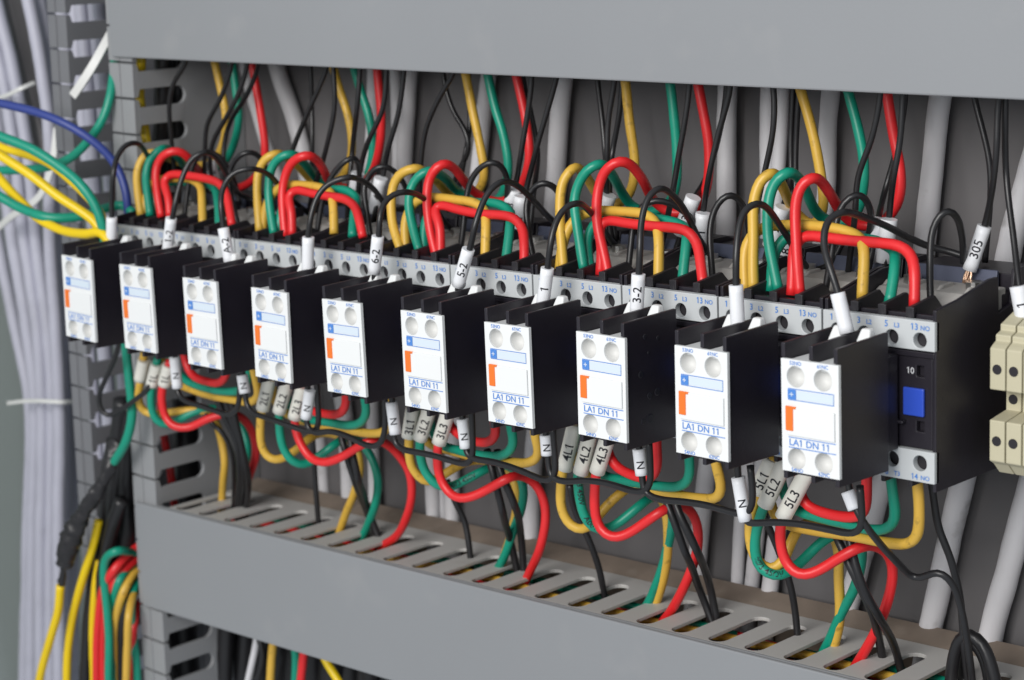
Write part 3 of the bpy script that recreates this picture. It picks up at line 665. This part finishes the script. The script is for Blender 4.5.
def print_on(par, pts, s0, txt, size, r):
    P = []
    ys = [p[2] if len(p) > 2 else None for p in pts]; idx = [i for i, y in enumerate(ys) if y is not None]
    for i, y in enumerate(ys):
        if y is None:
            a = max([k for k in idx if k < i]); nx = [k for k in idx if k > i]
            ys[i] = ys[a] if not nx else ys[a] + (ys[nx[0]] - ys[a]) * (i - a) / (nx[0] - a)
    P = spline([at(p[0], p[1], y) for p, y in zip(pts, ys)])
    cum = [0]
    for a, b in zip(P, P[1:]): cum.append(cum[-1] + (b - a).length)
    def fn(u, v):
        q = min(max(s0 + u, 0), cum[-1] - 1e-5); i = max(k for k in range(len(cum)) if cum[k] <= q)
        t = (P[i+1] - P[i]).normalized(); p = P[i] + t*(q - cum[i])
        f = (CAM - p); f = (f - t*f.dot(t)).normalized(); d = f.cross(t); an = v/r
        return p + (f*math.cos(an) + d*math.sin(an))*r*1.015
    bm = bmesh.new(); text_on(bm, txt, size, fn)
    t = link('lettering', bm, 'bink', par); t.data.transform(Matrix.Translation(-par.location))
for k, s0s in ((3, (.031, .052)), (4, (.052,)), (2, (.052,))):
    par = [o for o in bpy.data.objects if o.get('label', '').startswith('thick green wire looping') and o['label'].endswith(nth(k, 5))][0]
    for s0 in s0s: print_on(par, LOW['green'][k], s0, 'A0073 450V', .0031, RP)
# neutral chain
N = .034
NC = [
 ([(175,345,N),(175,360,N),(177,388,N),(179,396,N),(186,402,N),(200,406,N),(215,411,N),(228,415,N),(236,412,N),(239,403,N),(240,385,N),(240,368,N)], ((174.5,357),(177.5,388),'N')),
 ([(242,362,N),(243,376,N),(245,393,N),(246,405,N),(252,413,N),(268,418,N),(287,425,N),(305,431,.036),(315,432,.037),(319,424,.037),(318,405,.037),(316,380,.037)], ((242,375),(245,393),'N')),
 ([(307,380,N),(308,398,N),(306,418,N),(307,428,N),(314,433,N),(330,431,N),(350,437,N),(369,446,N),(379,445,N),(384,433,N),(385,405,N),(385,385,N)], ((310,390),(306,418),'N')),
 ([(391,385,N),(392,402,N),(394,434,N),(395,443,N),(401,449,N),(415,452,N),(435,456,N),(455,462,N),(465,464,N),(471,461,N),(473,453,N),(472,425,N),(471,405,N)], ((391.5,402),(395.5,434),'N')),
 ([(461,405,N),(463,420,N),(466,448,N),(468,455,N),(475,459,N),(490,461,N),(511,467,N),(533,476,N),(547,481,N),(555,477,N),(556,462,N),(554,440,N),(553,425,N)], ((462.5,419),(466,448),'N')),
 ([(546,420,N),(546,436,N),(548,455,N),(549,470,N),(553,479,N),(565,482,N),(585,481,N),(610,484,N),(633,491,N),(645,492,N),(650,484,N),(650,460,N),(649,440,N)], ((546,435),(547.5,455),'N')),
 ([(638,430,N),(639,448,N),(642,475,N),(643,488,N),(648,496,N),(660,500,N),(685,502,N),(710,506,N),(734,513,N),(747,514,N),(752,505,N),(752,485,N),(750,465,N)], ((639,449),(642,475),'N')),
 ([(737,458,N),(738,476,N),(745,519,N),(748,523,N),(757,523,N),(775,522,N),(800,524,N),(830,530,N),(853,534,N),(862,529,N),(862,512,N),(860,485,N)], ((738,477),(745.5,521),'N')),
 ([(845,470,N),(849,490,N),(855,508,N),(863,522,N),(876,539,.04),(895,560,.05),(913,577,.06),(922,578,.06),(932,573,.06),(943,573,.06),(953,584,.063),(960,605,.066),(968,645,.07),(974,700,.075)], ((848,491),(855,509),None)),
]
for k, (p, s) in enumerate(NC):
    wire('neutral_wire', f'black wire linking neighbouring front blocks from below, {nth(k,9)} of nine', 'black', p, .0013, 'black neutral links under the front blocks', [(s[0], s[1], N, s[2], 'sleeve', .0025, .0042, -.08)])
wire('control_wire', 'black wire loop hanging under the leftmost contactor', 'black', [(120,330,.04),(118,347,.04),(113,362,.04),(105,380,.04),(99,396,.04),(101,410,.04),(108,416,.042),(119,411,.044),(136,399,.046),(150,386,.048),(155,365,.05)], RB)
# black wires dropping into the lower duct
dn = [
 ([(216,395,.060),(222,412,.062),(236,440,.068),(240,470,.076),(238,500,.084),(236,525,.09)], 'one of the bundle at the left', .0018),
 ([(224,395,.062),(230,415,.064),(241,445,.070),(244,475,.078),(241,502,.086),(240,525,.09)], 'middle of the bundle at the left', .0018),
 ([(230,395,.062),(235,418,.064),(242,448,.070),(248,478,.078),(247,502,.086),(245,525,.09)], 'right of the bundle at the left', .0016),
 ([(203,410,.07),(211,423,.07),(222,432,.072),(231,450,.076),(234,480,.084),(233,520,.09)], 'thin, bowing at the far left', .0012),
 ([(339,425,.065),(343,442,.0625),(353,475,.066),(366,510,.088),(380,545,.09),(387,560,.09)], 'left of the second crossing pair', .0016),
 ([(350,425,.065),(351,442,.0625),(357,472,.0625),(368,508,.087),(381,546,.09),(387,562,.09)], 'right of the second crossing pair', .0016),
 ([(312,430,.09),(314,462,.09),(316,490,.09),(318,520,.09),(319,535,.09)], 'single, under the contactor tagged 6-2', .0013),
 ([(487,450,.065),(491,467,.0625),(501,505,.066),(511,545,.088),(518,578,.09),(521,595,.09)], 'left of the third crossing pair', .0016),
 ([(497,450,.065),(499,467,.0625),(513,500,.066),(521,535,.088),(524,578,.09),(525,595,.09)], 'right of the third crossing pair', .0016),
 ([(447,480,.085),(455,502,.087),(464,520,.09),(469,545,.09),(471,562,.09),(472,575,.09)], 'single, below the contactor tagged 5-2', .0014),
 ([(661,488,.065),(668,506,.0625),(685,550,.066),(700,590,.088),(715,630,.09),(722,645,.09)], 'left of the fourth crossing pair', .0016),
 ([(672,488,.065),(677,508,.0625),(695,545,.066),(709,585,.088),(719,630,.09),(723,645,.09)], 'right of the fourth crossing pair', .0016),
 ([(570,485,.075),(575,510,.08),(590,542,.085),(599,568,.088),(605,598,.09),(607,615,.09)], 'single, left of the fourth crossing pair', .0014),
 ([(832,525,.065),(840,543,.0625),(858,582,.0625),(872,612,.070),(881,650,.087),(890,695,.09)], 'left of the fifth crossing pair', .0016),
 ([(848,525,.065),(851,545,.0625),(862,585,.0625),(879,617,.070),(896,650,.087),(906,695,.09)], 'right of the fifth crossing pair', .0016),
 ([(765,520,.08),(776,545,.085),(789,580,.088),(795,610,.09),(798,640,.09),(799,660,.09)], 'single, left of the fifth crossing pair', .0014),
 ([(930,470,.075),(933,492,.075),(938,525,.075),(951,560,.076),(960,600,.078),(965,650,.08),(970,700,.085)], 'single, below the rightmost contactor', .0014)]
for p, h, r in dn: wire('control_wire', 'black wire dropping into the lower duct, ' + h, 'black', p, r, 'black wires dropping into the lower duct')
for k, (p, l) in enumerate([([(950,700,.08),(953,665,.08),(960,640,.08),(970,633,.08),(983,645,.08),(992,668,.08),(999,700,.08)], 'outer'), ([(956,700,.085),(960,665,.085),(967,645,.085),(975,641,.085),(984,655,.085),(990,680,.085),(992,700,.085)], 'inner')]):
    wire('cable_loop', f'black cable looped over the lower duct at bottom right, {l} loop', 'black', p, .0024, 'black cable loops at bottom right')

# wires lying inside the lower duct, seen through its slots
lay = [('red', .076, .0052), ('green', .0695, .0056), ('yellow', .0850, .0056), ('black', .0805, .0088), ('red', .0900, .0080), ('green', .0960, .0062), ('black', .0700, .0105), ('black', .0930, .0120), ('yellow', .0735, .0100), ('black', .0870, .0125)]
for k, (c, y, dzz) in enumerate(lay):
    P = []
    for j in range(16):
        X = .012 + j*.055; zz = lz0.z + (X - lz0.x)*math.tan(-ANG_L) - dzz
        P.append(Vector((X, max(.0665, y + random.uniform(-.005, .005)), zz + random.uniform(-.003, .0005))))
    bm = bmesh.new(); tube(bm, spline(P, .004), RP, 10)
    tag(link('power_wire', bm, c, loc=P[0], smooth=True), f'{NM.get(c, c)} wire lying inside the lower duct, glimpsed through its slots', 'wire', 'wires lying inside the lower duct')

# grey cables behind the contactors
GC = [([(240,40),(250,90),(262,130),(300,260),(318,420),(330,560)], .0030, .117), ([(268,30),(279,75),(296,125),(318,240),(345,420),(352,560)], .0042, .113), ([(374,40),(373,100),(368,220),(372,420),(378,580)], .0030, .113), ([(412,45),(409,90),(405,165),(412,300),(430,450),(436,600)], .0036, .113),
      ([(492,50),(487,90),(477,180),(460,350),(452,470),(456,600)], .0035, .113), ([(566,55),(562,90),(553,210),(540,380),(532,480),(530,640)], .0042, .112), ([(728,60),(727,100),(726,220),(712,420),(703,500),(690,640)], .0040, .112),
      ([(784,65),(782,100),(779,170),(760,400),(742,500),(735,660)], .0028, .113), ([(832,65),(830,100),(823,225),(800,400),(776,540),(762,670)], .0036, .112), ([(945,70),(939,105),(925,240),(900,420),(878,500),(848,610),(835,690)], .0042, .112),
      ([(1062,60),(1046,120),(1014,230),(985,380),(958,500),(928,640),(915,710)], .0046, .112), ([(1100,250),(1060,380),(1025,505),(990,640),(975,710)], .0047, .112), ([(395,45),(396,90),(398,160),(395,330),(440,480),(446,600)], .0028, .117), ([(770,65),(768,120),(768,250),(765,400),(758,520),(745,670)], .0032, .114)]
gl = ['thin, leftmost and deepest', 'tilted, left under the second yellow arch', 'beside the second red drop', 'right of the second red drop', 'behind the third yellow drop', 'left of the fourth yellow arch', 'right of the fourth red drop', 'narrow, left of the fifth yellow drop', 'behind the fifth yellow drop', 'right of the rightmost red drop', 'slanting below the rightmost contactor', 'slanting at the right edge under the beige terminals', 'thin, hidden behind the third arch', 'thin, behind the fifth green arch']
for (p, r, y), l in zip(GC, gl):
    wire('grey_cable', 'grey cable behind the contactors, ' + l, 'cable', [(a, b, y + .0115) for a, b in p], r, 'grey cables behind the contactors', cat='cable', n=16)

# pale cables at the left
KC = [([(-44,-20),(-22,120),(-4,230),(16,330),(30,400),(28,520),(24,700)], .118), ([(-32,-20),(-8,85),(4,170),(12,230),(28,330),(36,400),(34,520),(31,700)], .106), ([(-20,-20),(4,85),(17,170),(23,230),(38,330),(43,420),(41,540),(41,700)], .100), ([(-9,-20),(16,85),(29,165),(36,240),(48,330),(53,420),(51,540),(51,700)], .103), ([(24,-20),(42,70),(51,150),(50,240),(56,330),(60,420),(59,540),(59,700)], .098), ([(36,-20),(51,65),(59,150),(61,240),(65,330),(67,420),(66,540),(66,700)], .108), ([(46,-20),(58,60),(68,150),(70,240),(74,330),(74,430),(73,550),(73,700)], .118)]
for k, (p, y) in enumerate(KC):
    wire('pale_cable', f'pale lavender grey cable running down the left edge, {nth(k,7)} of the bundle', 'lcable', [(a, b, y) for a, b in p], .0036 if k != 1 else .0042, 'pale cables bundled at the left edge', cat='cable', n=16)
# pale cables seen through the left duct wall
for k in range(5):
    X = -.092 - .0085*k
    P = [Vector((X + random.uniform(-.002, .002), .098 + .003*(k % 2), z)) for z in (.2, .12, .04, -.04, -.12, -.2, -.3)]
    bm = bmesh.new(); tube(bm, spline(P, .006), .0034, 14)
    tag(link('pale_cable', bm, 'lcable', loc=P[0], smooth=True), 'pale cable seen through the slots of the left duct wall', 'cable', 'pale cables behind the slotted duct wall')
def tie(label, pts, w, th=.0007):
    P = spline([at(*p) for p in pts]); bm = bmesh.new(); rings = []
    for i, p in enumerate(P):
        t = (P[min(i+1, len(P)-1)] - P[max(i-1, 0)]).normalized(); f = Vector((.45, -.85, .1)); f = (f - t*f.dot(t)).normalized(); s = t.cross(f)
        rings.append([bm.verts.new(p + s*u*w + f*v*th) for u, v in ((-1,-1),(1,-1),(1,1),(-1,1))])
    for a, b in zip(rings, rings[1:]):
        for k in range(4): bm.faces.new((a[k], a[(k+1) % 4], b[(k+1) % 4], b[k]))
    bm.faces.new(rings[0]); bm.faces.new(rings[-1][::-1])
    tag(link('cable_tie', bm, 'tie', loc=P[0], smooth=False), label, 'cable tie', 'white cable ties')
tie('white cable tie tail slanting up over the duct fingers at top left', [(73,96,.052),(82,83,.054),(94,64,.058),(105,44,.064),(114,28,.070)], .0021)
tie('white cable tie tail lying diagonally over the pale cables', [(-6,232,.085),(12,216,.08),(30,205,.078),(42,193,.08),(52,165,.085),(57,128,.09)], .0017)
tie('white cable tie wrapped round the pale cables at lower left', [(8,403,.092),(26,401,.089),(45,401,.087),(62,402,.09),(74,402,.1)], .0010)
tie('white cable tie round the pale cables at upper left', [(-6,99,.094),(8,95,.09),(22,88,.09),(34,83,.098)], .0010)

# loose coloured wires at upper left
LW = [
 ('blue', 'blue wire curving in from the left edge down to the first contactor', [(-10,101,.02),(0,103,.022),(30,110,.028),(60,121,.034),(85,135,.04),(105,152,.046),(119,172,.05),(126,193,.05),(129,222,.05)], .0021),
 ('green', 'green wire arching from the left edge into the leftmost front block', [(-10,132,.0),(0,136,.002),(30,148,.008),(60,168,.014),(83,188,.018),(97,208,.021),(103,228,.022),(105,250,.023)], .0023),
 ('byellow', 'bright yellow wire below the green one, running into the leftmost front block', [(-10,148,.004),(0,155,.006),(30,174,.012),(58,196,.018),(82,212,.023),(97,224,.026),(106,245,.026)], .0023),
 ('byellow', 'bright yellow wire half hidden behind the green arch at left', [(-10,142,.02),(0,147,.022),(25,155,.025),(50,164,.028),(75,185,.03),(93,203,.03),(104,220,.028),(110,242,.027)], .0020),
 ('byellow', 'bright yellow wire sagging lowest at the left edge', [(-10,168,.02),(0,179,.02),(18,199,.02),(40,219,.02),(65,231,.02),(88,234,.02),(101,232,.021),(112,246,.022)], .0023),
 ('green', 'green wire sagging at left over the lowest yellow wire', [(-10,190,.01),(0,196,.012),(22,209,.016),(48,218,.02),(75,217,.03),(100,210,.04),(122,205,.05),(134,214,.05)], .0023),
 ('green', 'green wire dropping from the upper duct and swinging out to the left edge', [(116,45,.07),(114,70,.066),(110,98,.06),(100,125,.055),(82,148,.05),(62,162,.045),(35,169,.04),(0,170,.035),(-12,170,.034)], .0022)]
for c, l, p, r in LW: wire('loose_wire', l, c, p, r)
# inside the vertical duct
VDW = [
 ('byellow', 'bright yellow wire inside the vertical duct behind its upper fingers', [(141,35,.075),(142,65,.075),(140,95,.075),(146,135,.075),(149,165,.074),(152,215,.07)], .0023),
 ('black', 'black wire beside the yellow one inside the vertical duct', [(163,35,.088),(163,90,.088),(161,140,.088),(153,210,.088)], .0045),  # widened so its black fills the pale slot openings with dark
 ('black', 'black wire deepest behind the upper slots of the vertical duct', [(178,35,.1),(178,90,.1),(177,140,.1),(170,210,.1)], .0052),  # also widened to darken the upper slots
 ('red', 'red wire behind the slots of the vertical duct above the lower duct', [(160,395,.085),(163,430,.085),(171,475,.085),(176,520,.085)], .0020),
 ('black', 'black wire left of the red one behind the slots above the lower duct', [(184,395,.1),(186,440,.1),(190,510,.1)], .0065),
 ('green', 'green wire bending from the leftmost contactor down into the black tape', [(125,335,.05),(127,355,.05),(130,385,.05),(132,415,.05),(126,442,.05),(115,460,.05),(104,478,.05)], .0023),
 ('byellow', 'bright yellow wire leaving the black tape at the lower left', [(61,585,.04),(58,610,.04),(50,640,.04),(42,668,.04),(36,700,.04)], .0022),
 ('byellow', 'bright yellow wire emerging beside the black tape and falling to the bottom edge', [(99,520,.055),(93,545,.053),(85,572,.05),(76,602,.05),(69,640,.05),(66,700,.05)], .0022),
 ('byellow', 'bright yellow wire hanging straight down, deeper in the duct', [(99,560,.057),(95,590,.0555),(93,630,.0555),(94,690,.0555)], .0022),
 ('black', 'thick black cable added to darken the lowest slots of the vertical duct', [(178,590,.1),(182,640,.1),(186,700,.1)], .0085),  # this cable and the next are added to darken the pale slots
 ('black', 'thinner black cable added to darken the lowest slots of the vertical duct', [(160,590,.088),(166,640,.088),(170,700,.088)], .0055),
 ('red', 'red wire bending out of the lower duct end, leftmost of the reds', [(150,540,.078),(132,551,.066),(114,570,.0540),(102,595,.0540),(98,630,.0540),(97,700,.0540)], .0023),
 ('red', 'red wire second of the bundle bending out of the lower duct end', [(150,553,.078),(132,562,.066),(116,580,.0560),(106,605,.0560),(103,640,.0560),(104,700,.0560)], .0023),
 ('green', 'green wire making a square bend round the lower duct end', [(150,556,.078),(132,552,.066),(116,551,.0515),(106,558,.0515),(104,575,.0515),(107,610,.0515),(109,650,.0515),(109,700,.0515)], .0022),
 ('green', 'green wire bending down behind the square bend', [(150,560,.078),(130,566,.066),(119,580,.0560),(113,605,.0560),(112,700,.0540)], .0022),
 ('yellow', 'ochre wire bending down beside the lower duct end', [(150,565,.078),(134,573,.066),(123,592,.0565),(116,622,.0565),(115,655,.0565),(114,700,.0565)], .0022),
 ('black', 'black wire between the ochre wires at the bottom left', [(150,575,.078),(134,585,.066),(125,610,.0590),(121,650,.0590),(120,700,.0590)], .0024),
 ('yellow', 'second ochre wire nearer the duct fingers at bottom left', [(150,580,.078),(136,590,.066),(129,615,.0515),(127,650,.0515),(126,700,.0515)], .0020),
 ('red', 'red wire close to the duct fingers at the bottom', [(150,590,.078),(138,605,.066),(133,630,.0585),(131,660,.0585),(131,700,.0585)], .0021),
 ('green', 'green wire nearest the duct fingers at the bottom', [(150,575,.078),(136,585,.066),(131,605,.0590),(133,635,.0590),(137,665,.0590),(138,700,.0590)], .0021)]
for c, l, p, r in VDW: wire('power_wire', l, c, p, r)
for k, (p, y, r) in enumerate([([(123,400),(119,450),(116,500),(114,560),(112,620),(111,700)], .066, .0050), ([(114,440),(108,480),(106,520),(104,560),(102,620),(101,700)], .064, .0040), ([(128,405),(128,450),(127,490),(126,540),(124,600)], .068, .0045), ([(96,545),(92,590),(87,640),(84,700)], .0575, .0032), ([(121,500),(114,520),(108,545),(103,575),(99,596)], .058, .0036)]):
    wire('black_cable', f'black cable in shade inside the vertical duct, {nth(k,5)}', 'black', [(a, b, y) for a, b in p], r, 'black cables inside the vertical duct', cat='cable', n=14)
for k, (c, p, y, r) in enumerate([('black', [(228,600),(226,640),(222,700)], .100, .0045), ('black', [(250,600),(246,640),(238,700)], .112, .006), ('black', [(268,600),(262,640),(256,700)], .104, .005), ('black', [(285,610),(278,650),(268,700)], .118, .006),  # thick black cables added to stand in for shade on the plate
        ('black', [(300,610),(296,650),(290,700)], .108, .005), ('black', [(318,620),(312,660),(306,700)], .116, .006), ('black', [(334,620),(332,660),(328,700)], .108, .006), ('black', [(352,630),(350,665),(344,710)], .116, .006), ('black', [(368,630),(368,670),(366,710)], .106, .005), ('black', [(388,640),(384,670),(380,710)], .116, .006), ('black', [(240,600),(262,650),(250,700)], .092, .0016), ('cable', [(262,600),(256,645),(244,700)], .095, .0018)]):
    wire('black_cable' if c == 'black' else 'grey_cable', f'{"black" if c == "black" else "thin grey"} cable in bundle added to darken under lower duct, {nth(k, 14) if k < 10 else ("thin one crossing the others" if c == "black" else "the only grey one")}', c, [(a, b, y) for a, b in p], r, 'cables below the lower duct', cat='cable', n=14)
for c, l, p in (('yellow', 'ochre wire hanging below the lower duct, left one', [(276,620,.092),(272,650,.092),(270,700,.092)]), ('byellow', 'bright yellow wire slanting out below the lower duct', [(318,640,.09),(326,660,.09),(338,680,.09),(352,710,.09)]), ('green', 'green wire hanging below the lower duct', [(292,630,.095),(296,655,.095),(294,700,.095)]), ('red', 'red wire hanging below the lower duct', [(306,635,.09),(303,660,.09),(299,700,.09)])):
    wire('power_wire', l, c, p, .0021)
# taped joint
P = spline([at(*p) for p in [(118,440,.055),(108,470,.048),(98,490,.045),(86,508,.043),(74,532,.041),(66,556,.040),(61,588,.040)]], .0012)
bm = bmesh.new(); n = len(P)
def tr(t): return (.0034 + .0020*math.exp(-((t-.68)/.2)**2) + .00035*math.sin(t*21) + random.uniform(-.0004, .0004)) * (1 if t < .86 else .5)
tube(bm, P, [tr(i/(n-1)) for i in range(n)], 16, .85)
for v in bm.verts: v.co += mnoise.noise_vector(v.co*260)*.0011 + mnoise.noise_vector(v.co*700)*.0005
tag(link('taped_joint', bm, 'tape', loc=P[0], smooth=True), 'wires wrapped in crumpled black tape at the lower left', 'taped joint')

# ------------------------------------------------------------------ beige terminal blocks at the right edge
a = at(982, 328, .055); TBX = a.x + .0012
def terminal():
    root = empty('terminal_block', (0, .112, 0), 'x', 'terminal block', 'beige terminal blocks on the rail')
    bm = bmesh.new()
    pr = [(.110, -.002), (.064, -.002), (.062, .000), (.060, .002), (.0575, .0035), (.0575, .0175), (.068, .0190), (.068, .0265), (.0575, .0280), (.0575, .0420), (.0590, .0430), (.0610, .0440), (.0610, .0460), (.0640, .0470), (.0640, .0490), (.072, .0520), (.110, .0520)]
    plate(bm, pr, [], .0003, .0060, 'x')
    inv = (0, -.112, 0)
    o = link('body', bm, 'beige', root, bevel=.0004); o.location = inv
    bm = bmesh.new()
    for z, y in ((.0350, .0573), (.0105, .0573), (.0228, .0678)): tube(bm, [Vector((.0031, y, z)), Vector((.0031, y + .0008, z))], .0017, 18)
    o = link('screw_holes', bm, 'bfin', root); o.location = inv
    return root
t0 = terminal()
for k in range(6):
    t = t0 if k == 0 else copy_tree(t0)
    t.location = (TBX + .0062*k, .112, a.z - .0490)
    t['label'] = f'beige terminal block right of the contactors, {ordw[k] + " from left" if k else "nearest the contactor"}'

# ------------------------------------------------------------------ light
w = bpy.data.worlds.new('World'); SC.world = w; w.use_nodes = True
w.node_tree.nodes['Background'].inputs[0].default_value = (.86, .93, 1, 1); w.node_tree.nodes['Background'].inputs[1].default_value = .52
def area(name, loc, target, size, power, col):
    l = bpy.data.lights.new(name, 'AREA'); l.shape = 'RECTANGLE'; l.size, l.size_y = size; l.energy = power; l.color = col
    o = bpy.data.objects.new(name, l); COL.objects.link(o); o.location = loc
    o.rotation_euler = (Vector(target) - Vector(loc)).to_track_quat('-Z', 'Y').to_euler()
area('key_light', (.55, -1.35, .62), (.25, .05, 0), (.9, .7), 24, (1, .98, .955))  # broad soft key light from above the front, its source unseen
SC.view_settings.view_transform = 'Standard'; SC.view_settings.look = 'None'
SC.view_settings.exposure = 0; SC.view_settings.gamma = 1
